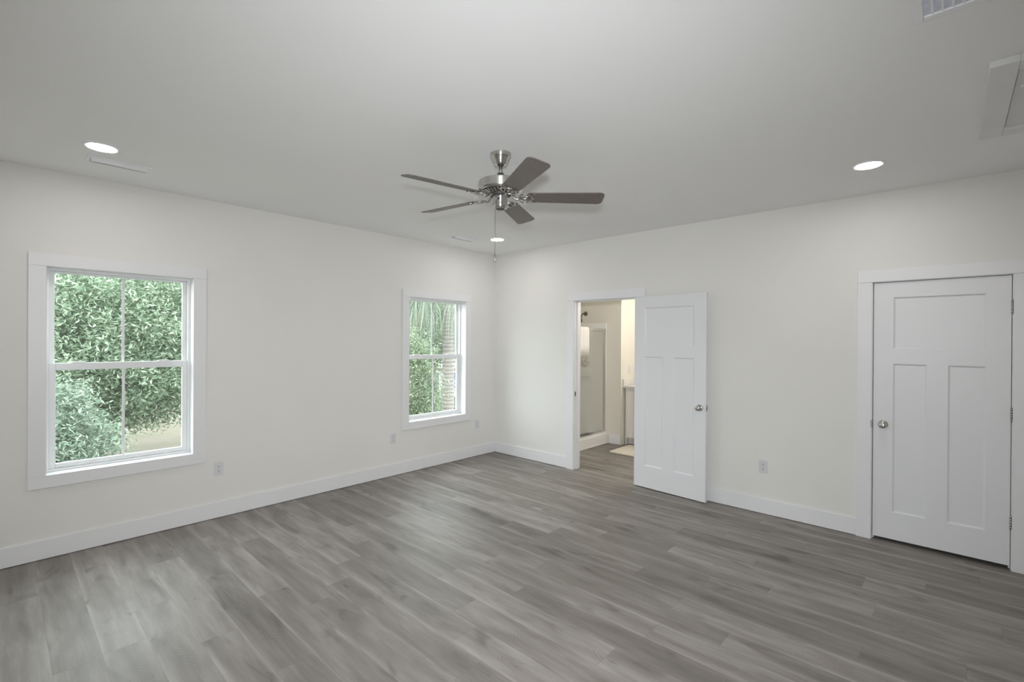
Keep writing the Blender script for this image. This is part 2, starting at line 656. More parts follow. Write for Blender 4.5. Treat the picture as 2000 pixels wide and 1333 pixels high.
CW = .100   # door casing width
baseboard('baseboard_window', [(XB, 0, -BBT, 0)], 'tall white baseboard along the window wall')
baseboard('baseboard_door', [(-BBT, 0, D1Y1 + CW, -BBT), (-BBT, 0, D2Y1 + CW, D1Y0 - CW), (-BBT, 0, YB, D2Y0 - CW)],
          'tall white baseboard along the wall with the doors')
baseboard('baseboard_bathroom', [(1.60 - BBT, 1.60, -1.06, -.87), (BX1 - BBT, BX1, BY0, -2.35)],
          'short white baseboard in the bathroom beside the shower')


# ------------------------------------------------------------------ windows
def make_window(n, xc, label):
    r = empty('window_%d' % n, (xc, 0, 0))
    struct(r, label, 'window')
    cw, ct = .092, .018
    hw = WHW
    # flat casing: head and apron run full width, legs between
    MB().box(-hw - cw, hw + cw, -ct - .003, 0, WZ1, WZ1 + cw - .004).build('head_casing', M['trim'], r, .002)
    MB().box(-hw - cw, hw + cw, -ct - .003, 0, WZ0 - cw + .004, WZ0).build('apron', M['trim'], r, .002)
    for s in (-1, 1):
        a, b = sorted((s * hw, s * (hw + cw)))
        MB().box(a, b, -ct, 0, WZ0, WZ1).build('side_casing', M['trim'], r, .002)
    # jamb lining of the opening
    j = MB()
    j.box(-hw - .012, -hw, 0, .10, WZ0 - .012, WZ1 + .012).box(hw, hw + .012, 0, .10, WZ0 - .012, WZ1 + .012)
    j.box(-hw, hw, 0, .10, WZ1, WZ1 + .012).box(-hw, hw, 0, .10, WZ0 - .012, WZ0)
    j.build('jamb', M['trim'], r)
    # vinyl main frame
    f = MB()
    fw = .018
    f.box(-hw, -hw + fw, .085, .16, WZ0, WZ1).box(hw - fw, hw, .085, .16, WZ0, WZ1)
    f.box(-hw + fw, hw - fw, .085, .16, WZ1 - fw, WZ1).box(-hw + fw, hw - fw, .085, .16, WZ0, WZ0 + fw)
    f.build('frame', M['vinyl'], r, .002)
    x0, x1 = -hw + fw, hw - fw
    zm = 1.345
    # lower sash, nearer the room
    s = MB()
    st = .036
    z0, z1 = WZ0 + fw, zm + .027
    s.box(x0, x0 + st, .096, .122, z0, z1).box(x1 - st, x1, .096, .122, z0, z1)
    s.box(x0 + st, x1 - st, .096, .122, z0, z0 + .034).box(x0 + st, x1 - st, .096, .122, z1 - .052, z1)
    s.box(x0 + st, x1 - st, .090, .096, z0 + .004, z0 + .014)
    ls = s.build('lower_sash', M['vinyl'], r, .003)
    MB().box(x0 + st, x1 - st, .108, .112, z0 + .034, z1 - .052).build('pane', M['glass'], ls)
    MB().box(-.009, .009, .104, .108, z0 + .034, z1 - .052).build('muntin', M['vinyl'], ls)
    for px in (-.26, .26):
        poly = [(-.045, 0), (.045, 0), (.030, .009), (-.030, .009)]
        mt = Matrix.Translation((px, .118, z1)) @ Matrix.Rotation(math.radians(90), 4, 'X')
        MB().prism(poly, 0, .02, mt).build('tilt_latch', M['vinyl'], ls, .002)
    # upper sash, behind it
    s = MB()
    z0, z1 = zm - .020, WZ1 - fw
    st = .030
    s.box(x0, x0 + st, .126, .150, z0, z1).box(x1 - st, x1, .126, .150, z0, z1)
    s.box(x0 + st, x1 - st, .126, .150, z0, z0 + .034).box(x0 + st, x1 - st, .126, .150, z1 - .014, z1)
    us = s.build('upper_sash', M['vinyl'], r, .003)
    MB().box(x0 + st, x1 - st, .137, .141, z0 + .034, z1 - .014).build('pane', M['glass'], us)
    MB().box(-.009, .009, .132, .137, z0 + .034, z1 - .014).build('muntin', M['vinyl'], us)
    return r


make_window(1, W1X, 'large white sash window looking out on dense green trees')
make_window(2, W2X, 'white sash window near the corner looking out on a palm trunk')


# ------------------------------------------------------------------ door trims
def door_trim(n, y0, y1, label, stop_x):
    r = empty('trim_%d' % n, (0, (y0 + y1) / 2, 0))
    struct(r, label, 'door trim')
    h = (y1 - y0) / 2
    ct = .018
    for sgn in (-1, 1):
        a, b = sorted((sgn * (h + .004), sgn * (h + CW)))
        MB().box(-ct, 0, a, b, 0, DZ + .004).build('side_casing', M['trim'], r, .002)
        MB().box(WX1, WX1 + ct, a, b, 0, DZ + .004).build('side_casing', M['trim'], r, .002)
        a, b = sorted((sgn * h, sgn * (h + J)))
        MB().box(0, WX1, a, b, 0, DZ + J).build('jamb', M['trim'], r, .001)
        a, b = sorted((sgn * h, sgn * (h - .010)))
        MB().box(stop_x, stop_x + .035, a, b, 0, DZ).build('door_stop', M['trim'], r, .001)
    MB().box(-ct - .003, 0, -h - CW, h + CW, DZ + .004, DZ + .100).build('head_casing', M['trim'], r, .002)
    MB().box(WX1, WX1 + ct, -h - CW, h + CW, DZ + .004, DZ + .100).build('head_casing', M['trim'], r, .002)
    MB().box(0, WX1, -h, h, DZ, DZ + J).build('head_jamb', M['trim'], r, .001)
    MB().box(stop_x, stop_x + .035, -h, h, DZ - .010, DZ).build('door_stop', M['trim'], r, .001)
    return r


t1 = door_trim(1, D1Y0, D1Y1, 'flat white casing and jamb round the open bathroom doorway', .045)
t2 = door_trim(2, D2Y0, D2Y1, 'flat white casing and jamb round the shut closet door', .045)
# strike plate on the bathroom jamb
hh = (D1Y1 - D1Y0) / 2
o = MB().box(.006, .034, hh - .0015, hh, .885, .945).build('strike_plate', M['latch'], t1)
o['label'] = 'satin steel strike plate'
MB().box(.013, .027, hh - .0022, hh - .0014, .900, .930).build('strike_hole', M['slot'], o)
hh2 = (D2Y1 - D2Y0) / 2
o = MB().box(-.0205, .0, hh2 + .001, hh2 + .010, .887, .943).build('strike_plate', M['latch'], t2)
o['label'] = 'satin steel strike plate'


# ------------------------------------------------------------------ doors
def make_door(n, label, width, flip, zb):
    """local: hinge edge at y=0, latch edge at y=-width, room face at x=0, thickness to +x"""
    r = empty('door_%d' % n)
    struct(r, label, 'door')
    T, z0, z1 = .040, zb, 2.030
    st = .120
    zr = [(z0, .240), (1.396, 1.510), (1.912, z1)]
    s = MB()
    s.box(0, T, -st, 0, z0, z1).box(0, T, -width, -width + st, z0, z1)
    for a, b in zr:
        s.box(0, T, -width + st, -st, a, b)
    yc = -width / 2
    s.box(0, T, yc - .058, yc + .058, .240, 1.396)
    slab = s.build('slab', M['door'], r)

    def panel(y0, y1, a, b):
        # recessed flat panel with a sloped sticking on both faces
        e, dp = .012, .009
        for xf, sg in ((0, 1), (T, -1)):
            v = [(xf, y0, a), (xf, y1, a), (xf, y1, b), (xf, y0, b)]
            xi = xf + sg * dp
            v += [(xi, y0 + e, a + e), (xi, y1 - e, a + e), (xi, y1 - e, b - e), (xi, y0 + e, b - e)]
            f = [(4, 5, 6, 7), (0, 1, 5, 4), (1, 2, 6, 5), (2, 3, 7, 6), (3, 0, 4, 7)]
            pm.add(v, f)

    for y0, y1, a, b in ((-width + st, -st, 1.510, 1.912), (-width + st, yc - .058, .240, 1.396), (yc + .058, -st, .240, 1.396)):
        pm = MB()
        panel(y0, y1, a, b)
        pm.build('panel', M['door'], r, fixn=False)
    # knob set on both faces
    for xf, sg in ((0, -1), (T, 1)):
        mt = Matrix.Translation((xf, -width + .062, .917)) @ Matrix.Rotation(math.radians(90 * sg), 4, 'Y')
        k = MB().lathe([(.0, .060), (.012, .0595), (.021, .056), (.0255, .050), (.0265, .044), (.024, .037), (.017, .031), (.0115, .026), (.0115, .012)], 32, mt)
        kn = k.build('knob', M['nickel'], r)
        kn['label'] = 'round satin nickel knob'
        MB().lathe([(.012, .014), (.026, .0125), (.031, .008), (.0325, 0)], 32, mt).build('rosette', M['nickel'], kn)
        MB().lathe([(.0045, .0612), (.006, .0612), (.006, .0598), (.0045, .0598)], 16, mt).build('lock_button', M['latch'], kn)
    o = MB().box(.008, T - .008, -width - .0012, -width, .888, .945).build('latch_plate', M['latch'], r)
    o['label'] = 'satin steel latch plate'
    MB().lathe([(.007, 0), (.007, .006), (.005, .009)], 12, Matrix.Translation((T / 2, -width, .917)) @ Matrix.Rotation(math.radians(90), 4, 'X')).build('latch_bolt', M['latch'], o)
    # hinges
    for zc in (1.811, 1.070, .330):
        hx = -.007 if not flip else T + .007
        k = MB()
        for i in range(5):
            a = zc - .045 + i * .018
            k.lathe([(.0062, a + .0004), (.0062, a + .0172)], 14, Matrix.Translation((hx, .004, 0)))
        k.lathe([(.0045, zc + .045), (.0045, zc + .049), (.002, zc + .051)], 12, Matrix.Translation((hx, .004, 0)))
        hg = k.build('hinge', M['latch'], r)
        hg['label'] = 'satin steel hinge barrel'
        a, b = (-.006, .002) if not flip else (T - .002, T + .006)
        MB().box(a, b, .0005, .0028, zc - .0445, zc + .0445).build('hinge_leaf', M['latch'], hg)
    return r


d2 = make_door(2, 'shut white three panel closet door with satin nickel knob', .754, False, .030)
d2.location = (.001, D2Y0 + .005 + .754, 0)
d2.rotation_euler = (0, 0, 0)
# closet door hinges sit on the far (-y) jamb: mirror by turning the layout
d2.scale = (1, -1, 1)
d2.location = (.001, D2Y0 + .005, 0)
d1 = make_door(1, 'open white three panel bathroom door folded back towards the wall', .785, True, .012)
DOOR1_ANG = math.radians(-4.2)
d1.location = (-.062, -2.176, 0)
d1.rotation_euler = (0, 0, DOOR1_ANG)


# ------------------------------------------------------------------ wall outlets
def make_outlet(name='wall_outlet'):
    r = empty(name)
    p = MB()
    p.box(-.036, .036, -.006, 0, -.058, .058)
    p.build('cover_plate', M['outlet'], r, .0025)
    for zc in (.0195, -.0195):
        rc = MB()
        pts = []
        for i in range(24):
            a = 2 * math.pi * i / 24
            x = .0175 * math.cos(a)
            z = max(-.0135, min(.0135, .0175 * math.sin(a)))
            pts.append((x, z + zc))
        rc.prism(pts, 0, .0085, Matrix.Rotation(math.radians(90), 4, 'X'))
        rc_o = rc.build('socket', M['outlet'], r)
        s = MB()
        s.box(-.0078, -.0050, -.0092, -.0080, zc + .000, zc + .0095)
        s.box(.0050, .0078, -.0092, -.0080, zc + .001, zc + .0085)
        s.lathe([(.0032, .0080), (.0032, .0092)], 12, Matrix.Translation((0, 0, zc - .0072)) @ Matrix.Rotation(math.radians(90), 4, 'X'))
        s.build('slots', M['slot'], rc_o)
    MB().lathe([(.003, .006), (.0026, .0072)], 12, Matrix.Rotation(math.radians(90), 4, 'X')).build('screw', M['outlet'], r)
    return r


OZ = .425
ol = make_outlet()
ol.location = (-3.412, 0, OZ)
G = 'duplex outlets on the bedroom walls'
tag(ol, 'white duplex outlet just beside the large window', 'outlet', G)
for loc, rz, lab in (((-1.649, 0, OZ), 0, 'white duplex outlet below and just before the corner window'),
                     ((-.337, 0, OZ), 0, 'white outlet nearest the room corner, past the corner window'),
                     ((-4.745, 0, OZ), 0, 'white outlet cut by the left edge of the photo'),
                     ((0, -3.434, OZ), math.radians(-90), 'white duplex outlet between the two white doors')):
    o = dup(ol, loc, (0, 0, rz))
    tag(o, lab, 'outlet', G)

# ------------------------------------------------------------------ recessed lights
def make_can():
    r = empty('recessed_light')
    MB().lathe([(.074, -.004), (.082, -.007), (.094, -.003), (.095, 0), (.074, 0)], 48, cap=False).build('trim_ring', M['vent'], r)
    MB().lathe([(.0735, -.0005), (.0735, -.005)], 48).build('lens', M['lens'], r)
    return r


can = make_can()
can.location = (-4.285, -.80, H)
G = 'recessed downlights'
tag(can, 'lit recessed downlight above the large window', 'ceiling light', G)
for loc, lab in (((-.743, -.757, H), 'lit recessed downlight nearest the room corner beyond the fan'),
                 ((-.788, -4.266, H), 'lit recessed downlight in front of the closet door'),
                 ((-4.30, -4.30, H), 'lit recessed downlight above the viewpoint')):
    tag(dup(can, loc), lab, 'ceiling light', G)


# ------------------------------------------------------------------ ceiling registers
def make_register():
    r = empty('ceiling_vent')
    L_, W_ = .170, .075
    f = MB()
    fw = .022
    f.box(-L_, L_, -W_, -W_ + fw, -.007, 0).box(-L_, L_, W_ - fw, W_, -.007, 0)
    f.box(-L_, -L_ + fw, -W_ + fw, W_ - fw, -.007, 0).box(L_ - fw, L_, -W_ + fw, W_ - fw, -.007, 0)
    f.build('frame', M['vent'], r, .003)
    MB().box(-L_ + fw, L_ - fw, -W_ + fw, W_ - fw, -.0025, -.0005).build('duct_opening', M['vent_dark'], r)
    for i, yc in enumerate((-.036, -.012, .012, .036)):
        mt = Matrix.Translation((0, yc, -.010)) @ Matrix.Rotation(math.radians(-38 if yc < 0 else 38), 4, 'X')
        MB().box(-L_ + fw, L_ - fw, -.013, .013, -.001, .001, mt).build('louver', M['vent'], r)
    MB().box(L_ - .016, L_ - .008, -.004, .004, -.016, -.006).build('damper_lever', M['vent'], r)
    return r


reg = make_register()
reg.location = (-4.16, -.515, H)
G = 'white ceiling registers along the window wall'
tag(reg, 'white ceiling register beside the downlight above the large window', 'vent', G)
tag(dup(reg, (-1.045, -.505, H)), 'white ceiling register beyond the fan near the corner window', 'vent', G)

# return air grille
r = empty('return_air_grille', (-2.715, -4.83, H))
tag(r, 'large white return air grille with pale blue filter in the ceiling', 'vent')
gx, gy, fw = .29, .265, .032
f = MB()
f.box(-gx, gx, -gy, -gy + fw, -.009, 0).box(-gx, gx, gy - fw, gy, -.009, 0)
f.box(-gx, -gx + fw, -gy + fw, gy - fw, -.009, 0).box(gx - fw, gx, -gy + fw, gy - fw, -.009, 0)
f.build('frame', M['vent'], r, .003)
o = MB().box(-gx + fw, gx - fw, -gy + fw, gy - fw, -.0020, -.0004).build('filter', M['filter'], r)
o['label'] = 'pale blue air filter'
ny = int((2 * gy - 2 * fw) / .0272)
for i in range(1, ny + 1):
    y = gy - fw - i * .0272 + .003
    mt = Matrix.Translation((0, y, -.0052)) @ Matrix.Rotation(math.radians(40), 4, 'X')
    MB().box(-gx + fw, gx - fw, -.0045, .0045, -.0008, .0008, mt).build('louver', M['vent'], r)

# attic hatch
r = empty('attic_hatch', (-1.417, -5.14, H))
tag(r, 'framed attic access hatch in the ceiling above the closet door', 'hatch')
hx, hy, cw = .483, .352, .092
f = MB()
f.box(-hx, hx, -hy, -hy + cw, -.030, 0).box(-hx, hx, hy - cw, hy, -.030, 0)
f.box(-hx, -hx + cw, -hy + cw, hy - cw, -.030, 0).box(hx - cw, hx, -hy + cw, hy - cw, -.030, 0)
f.build('frame', M['hatch'], r, .003)
MB().box(-hx + cw + .004, hx - cw - .004, -hy + cw + .004, hy - cw - .004, -.012, -.001).build('panel', M['hatch'], r, .002)
MB().lathe([(.010, -.012), (.010, -.018), (.005, -.022)], 14, Matrix.Translation((-.16, hy - cw - .03, 0))).build('pull_ring', M['vent'], r)

# ------------------------------------------------------------------ ceiling fan
FX, FY = -2.563, -2.577
fan = empty('ceiling_fan', (FX, FY, 0))
tag(fan, 'brushed nickel five blade ceiling fan with grey brown blades', 'ceiling fan')
MB().lathe([(.064, H), (.066, H - .004), (.066, H - .007), (.066, H - .020), (.066, H - .023), (.063, H - .028), (.060, H - .031), (.057, H - .036), (.0435, H - .063), (.042, H - .066), (.040, H - .070), (.030, H - .0712)], 48).build('canopy', M['nickel_turned'], fan)
rod = MB().lathe([(.0125, H - .075), (.0125, 2.566)], 24).build('downrod', M['nickel_turned'], fan)
MB().lathe([(.022, H - .0712), (.020, H - .076), (.0135, H - .078)], 24).build('rod_collar', M['nickel_dark'], rod)
MB().lathe([(.020, 2.616), (.021, 2.604), (.026, 2.566)], 24).build('coupling', M['nickel_dark'], rod)
mh = MB().lathe([(.020, 2.566), (.110, 2.565), (.130, 2.5635), (.136, 2.562), (.1395, 2.5585), (.140, 2.555), (.140, 2.551), (.140, 2.513), (.140, 2.510), (.138, 2.506), (.131, 2.503), (.116, 2.502)], 72, cap=False).build('motor_housing', M['nickel_turned'], fan)
MB().lathe([(.120, 2.503), (.114, 2.500), (.070, 2.487), (.060, 2.486)], 48, cap=False).build('motor_base', M['nickel_dark'], fan)
for k in range(30):
    a = 2 * math.pi * k / 30
    mt = Matrix.Rotation(a, 4, 'Z') @ Matrix.Translation((.092, 0, 2.4915)) @ Matrix.Rotation(math.radians(-16.5), 4, 'Y')
    MB().box(-.022, .022, -.0042, .0042, -.0025, .0025, mt).build('vent_rib', M['nickel'], fan)
MB().lathe([(.062, 2.492), (.066, 2.488), (.066, 2.474), (.052, 2.470), (.040, 2.470)], 40).build('flywheel', M['nickel_dark'], fan)
sw = MB().lathe([(.040, 2.474), (.046, 2.472), (.048, 2.466), (.048, 2.463), (.048, 2.423), (.048, 2.420), (.0495, 2.418), (.0495, 2.412), (.047, 2.400), (.040, 2.393), (.030, 2.391), (.002, 2.391)], 48).build('switch_housing', M['nickel_turned'], fan)
MB().lathe([(.028, 2.392), (.028, 2.389), (.022, 2.3885)], 32).build('end_cap', M['nickel_dark'], sw)
MB().box(-.0012, .0012, -.006, .006, 2.438, 2.452, Matrix.Rotation(math.radians(-150), 4, 'Z') @ Matrix.Translation((.049, 0, 0))).build('reverse_switch', M['slot'], sw)

BLADE_A0 = 26.0
ZB = 2.464
for k in range(5):
    ang = math.radians(BLADE_A0 + 72 * k)
    MR = Matrix.Rotation(ang, 4, 'Z') @ Matrix.Translation((0, 0, ZB)) @ Matrix.Rotation(math.radians(-13.0), 4, 'X')
    # blade outline: tapered board with rounded tip corners
    r0, r1, w0, w1 = .165, .655, .056, .068
    pts = []
    rc0, rc1 = .028, .034

    def corner(cx, cy, rr, a0, a1, n=7):
        for i in range(n):
            a = a0 + (a1 - a0) * i / (n - 1)
            pts.append((cx + rr * math.cos(a), cy + rr * math.sin(a)))
    corner(r0 + rc0, -w0 + rc0, rc0, math.pi, 1.5 * math.pi)
    corner(r1 - rc1, -w1 + rc1, rc1, -.5 * math.pi, 0)
    corner(r1 - rc1, w1 - rc1, rc1, 0, .5 * math.pi)
    corner(r0 + rc0, w0 - rc0, rc0, .5 * math.pi, math.pi)
    MB().prism(pts, 0, .0055, MR).build('blade', M['blade'], fan, .0015)
    # ornate open-work bracket under the blade root
    b = MB()
    oval = [(.160 - .042 * math.cos(t), .050 * math.sin(t) * (1.0 + .12 * math.cos(t)), -.0048) for t in [math.pi * 2 * i / 36 for i in range(36)]]
    b.tube(oval, .0046, 8, MR, closed=True)
    b.tube([(.120, 0, -.005), (.160, 0, -.006), (.205, 0, -.004)], [.0065, .0055, .004], 8, MR)
    for s in (-1, 1):
        b.tube([(.128, s * .004, -.005), (.148, s * .020, -.006), (.172, s * .026, -.005), (.200, s * .018, -.004)], [.0045, .0042, .0038, .003], 8, MR)
        b.tube([(.196, s * .030, -.004), (.208, s * .046, -.003), (.222, s * .050, -.003)], [.004, .0036, .003], 8, MR)
    arm = []
    for rr, zz, rad in ((.056, .020, .0085), (.068, .017, .0085), (.082, .004, .008), (.095, -.008, .0078), (.110, -.010, .0078), (.130, -.006, .0085)):
        arm.append(((rr, 0, zz), rad))
    MA = Matrix.Rotation(ang, 4, 'Z') @ Matrix.Translation((0, 0, ZB))
    b.tube([p for p, _ in arm], [q for _, q in arm], 10, MA)
    br = b.build('blade_bracket', M['nickel'], fan)
    for px, py in ((.184, -.034), (.184, .034), (.212, 0)):
        MB().lathe([(.0058, -.003), (.0052, -.0065), (.002, -.008)], 12, MR @ Matrix.Translation((px, py, 0))).build('screw', M['chrome'], br)
# pull chain with its fob
off = Vector((-R_.x, -R_.y, 0)).normalized() * .033
ch = MB()
ch.tube([(off.x, off.y, 2.400), (off.x, off.y, 2.104)], .0016, 6)
for i in range(46):
    z = 2.396 - i * .0063
    ch.lathe([(.0006, z + .0022), (.0022, z + .0008), (.0022, z - .0008), (.0006, z - .0022)], 6, Matrix.Translation((off.x, off.y, 0)))
ch_o = ch.build('pull_chain', M['latch'], fan)
MB().lathe([(.0015, 2.108), (.004, 2.104), (.0062, 2.097), (.0062, 2.064), (.0045, 2.058), (.001, 2.056)], 18, Matrix.Translation((off.x, off.y, 0))).build('chain_fob', M['latch'], ch_o)

# ------------------------------------------------------------------ bathroom
# shower: moulded surround and base
SY, SX0, SX1 = -.850, .145, 1.598
sh = empty('shower_stall', (0, 0, 0))
tag(sh, 'white moulded shower stall with a framed clear glass front beyond the doorway', 'shower')
b = MB()
b.box(SX0, SX1, SY, SY + .085, .003, .150).box(SX0, SX1, SY + .010, SY + .075, .150, .172)
b.box(SX0, SX1, SY - .008, SY, .003, .018).box(SX0, SX1, SY - .004, SY, .088, .150)
b.box(SX0, SX1, SY + .085, -.004, .003, .060)
b.build('shower_base', M['acrylic'], sh, .006)
s = MB()
s.box(SX1 - .028, SX1, SY + .03, -.004, .060, 1.830).box(SX0, SX1 - .028, -.034, -.004, .060, 1.830).box(SX0 - .028, SX0, SY + .03, -.004, .003, 1.830)
s.build('surround', M['acrylic'], sh, .008)
s = MB()
s.box(SX1 - .110, SX1 - .028, -.56, -.30, 1.010, 1.028).box(SX1 - .110, SX1 - .095, -.56, -.30, 1.028, 1.060)
s.box(SX1 - .075, SX1 - .028, -.56, -.515, 1.028, 1.115)
s.build('soap_shelf', M['acrylic'], sh, .006)
# sliding glass enclosure
def off_y(m, dy=-.795):
    m.v = [(x, y + dy, z) for x, y, z in m.v]
    return m


X0, X1 = SX0 + .003, SX1 - .003
off_y(MB().box(X0, X1, -.022, .022, 1.712, 1.744)).build('top_rail', M['chrome'], sh, .003)
off_y(MB().box(X0, X1, -.022, .022, .173, .197)).build('bottom_rail', M['chrome'], sh, .003)
for a, b_ in ((X0, X0 + .024), (X1 - .030, X1)):
    off_y(MB().box(a, b_, -.020, .020, .197, 1.712)).build('wall_channel', M['chrome'], sh, .003)
for a, b_, y in ((.80, X1 - .032, -.010), (X0 + .026, .86, .010)):
    f = MB()
    f.box(a, a + .018, y - .006, y + .006, .199, 1.708).box(b_ - .018, b_, y - .006, y + .006, .199, 1.708)
    f.box(a + .018, b_ - .018, y - .006, y + .006, .199, .219).box(a + .018, b_ - .018, y - .006, y + .006, 1.690, 1.708)
    fo = off_y(f).build('sliding_panel', M['chrome'], sh, .002)
    off_y(MB().box(a + .018, b_ - .018, y - .003, y + .003, .219, 1.690)).build('glass_pane', M['shower_glass'], fo)
off_y(MB().box(X1 - .0335, X1 - .0300, -.014, -.004, .199, 1.708).box(.80, X1 - .0335, -.014, -.004, .1972, .1988)).build('door_seal', M['nickel_dark'], sh)
# towel over the top rail
tw = MB()
prof = [(-.030, 1.350), (-.031, 1.50), (-.030, 1.70), (-.026, 1.745), (-.012, 1.7535), (.012, 1.7535), (.026, 1.745), (.030, 1.70), (.031, 1.52), (.030, 1.42)]
nx = 17
v, f = [], []
for i in range(nx):
    x = .76 + (1.085 - .76) * i / (nx - 1)
    for j, (y, z) in enumerate(prof):
        k = 1.0 if j < 3 or j > 6 else 0.0
        v.append((x, -.795 + y + k * math.copysign(.004 * (1 + math.sin(i * 1.3 + j * .4)), y), z))
n = len(prof)
for i in range(nx - 1):
    for j in range(n - 1):
        f.append((i * n + j, (i + 1) * n + j, (i + 1) * n + j + 1, i * n + j + 1))
tw.add(v, f, True)
to = tw.build('bath_towel', M['towel'])
sd = to.modifiers.new('thickness', 'SOLIDIFY')
sd.thickness = .007
sd.offset = -1 if False else 1
tag(to, 'white towel hung over the top rail of the shower front', 'towel')

# shower head and valve on the end wall
MYW = Matrix.Translation((1.600, -.430, 1.985)) @ Matrix.Rotation(math.radians(-90), 4, 'Y')
r = empty('shower_fixture', (0, 0, 0))
tag(r, 'small dark metal shower head on a bent arm above the surround', 'shower head')
MB().lathe([(.036, 0), (.036, .004), (.026, .011), (.014, .015)], 28, MYW).build('wall_flange', M['bronze'], r)
pth = [(1.588, -.43, 1.985), (1.545, -.43, 1.988), (1.505, -.43, 1.975), (1.475, -.43, 1.948), (1.462, -.43, 1.925)]
MB().tube(pth, .010, 12).build('shower_arm', M['bronze'], r)
mh_ = Matrix.Translation((1.462, -.43, 1.925)) @ Matrix.Rotation(math.radians(24), 4, 'Y')
MB().lathe([(.012, .005), (.016, -.010), (.020, -.020), (.036, -.052), (.040, -.062), (.038, -.068), (.01, -.069)], 28, mh_).build('spray_head', M['bronze'], r)
r = empty('shower_valve', (1.5695, -.430, 1.222))
tag(r, 'round chrome shower valve plate with lever behind the glass', 'shower valve')
mv = Matrix.Rotation(math.radians(-90), 4, 'Y')
MB().lathe([(.088, 0), (.088, .004), (.080, .010), (.040, .016), (.030, .017)], 40, mv).build('valve_plate', M['chrome'], r)
lvh = MB().lathe([(.028, .016), (.027, .040), (.022, .052), (.010, .055)], 28, mv)
lvh.tube([(-.045, 0, 0), (-.048, -.028, -.018), (-.046, -.066, -.044)], [.010, .009, .006], 10)
lvh.build('lever_handle', M['chrome'], r)

# vanity
VY0, VY1 = -2.30, -1.085
r = empty('vanity_cabinet', (0, 0, 0))
tag(r, 'white bathroom vanity cabinet half hidden by the open door', 'vanity')
v_ = MB()
v_.box(1.700, BX1 - .002, VY0, VY1, .095, .855).box(1.770, BX1 - .002, VY0, VY1, .001, .095)
v_.box(1.700, 1.770, VY1 - .018, VY1, .001, .095)
v_.build('body', M['vanity'], r, .002)
for y0, y1 in ((-1.475, -1.115), (-1.845, -1.485), (-2.27, -1.855)):
    dd = MB()
    fwd = .058
    dd.box(1.680, 1.699, y0, y0 + fwd, .115, .805).box(1.680, 1.699, y1 - fwd, y1, .115, .805)
    dd.box(1.680, 1.699, y0 + fwd, y1 - fwd, .115, .115 + fwd).box(1.680, 1.699, y0 + fwd, y1 - fwd, .805 - fwd, .805)
    dd.box(1.690, 1.699, y0 + fwd, y1 - fwd, .115 + fwd, .805 - fwd)
    do = dd.build('door', M['vanity'], r, .002)
    MB().tube([(1.6795, y0 + .030, .70), (1.655, y0 + .030, .70), (1.655, y0 + .030, .58), (1.6795, y0 + .030, .58)], .005, 10).build('handle', M['nickel'], do)
r = empty('vanity_countertop', (0, 0, 0))
tag(r, 'pale stone countertop with upstand on the bathroom vanity', 'countertop')
MB().box(1.655, BX1 - .002, VY0 - .01, -1.063, .857, .887).build('counter_slab', M['stone'], r, .003)
MB().box(1.655, BX1 - .024, -1.083, -1.063, .888, .985).build('side_splash', M['stone'], r, .002)
MB().box(BX1 - .022, BX1 - .002, VY0 - .01, -1.063, .888, .985).build('back_splash', M['stone'], r, .002)
# rocker switch on the bright wall over the counter
r = empty('wall_switch', (1.86, -1.06, 1.125))
tag(r, 'white rocker switch on the bright bathroom wall above the countertop', 'light switch')
MB().box(-.036, .036, -.006, 0, -.058, .058).build('switch_plate', M['outlet'], r, .0025)
MB().box(-.0165, .0165, -.010, -.006, -.033, .033).build('rocker', M['outlet'], r, .002)

# bath mat with a shaggy surface
random.seed(5)
bx0, bx1, by0, by1 = 1.085, 1.640, -1.980, -1.180
NX, NY = 44, 62
v, f = [], []
for i in range(NX + 1):
    for j in range(NY + 1):
        a, c = i / NX, j / NY
        dx = min(a, 1 - a) * (bx1 - bx0)
        dy = min(c, 1 - c) * (by1 - by0)
        e = min(1.0, min(dx, dy) / .018)
        z = .003 + .020 * math.sqrt(max(0, 1 - (1 - e) ** 2)) + random.uniform(-.003, .003) * (e > 0)
        v.append((bx0 + a * (bx1 - bx0) + random.uniform(-.003, .003), by0 + c * (by1 - by0) + random.uniform(-.003, .003), max(.002, z)))
for i in range(NX):
    for j in range(NY):
        p = i * (NY + 1) + j
        f.append((p, p + NY + 1, p + NY + 2, p + 1))
bm_ = MB().add(v, f, True)
bo = bm_.build('bath_mat', M['mat'])
tag(bo, 'cream shaggy bath mat on the bathroom floor', 'bath mat')

# ------------------------------------------------------------------ outdoors
GZ = -2.9
gm = MB().add([(-60, .5, GZ), (60, .5, GZ), (60, 90, GZ), (-60, 90, GZ)], [(0, 1, 2, 3)])
struct(gm.build('ground', M['ground']), 'dry sandy lawn under the trees outside the windows', 'ground')


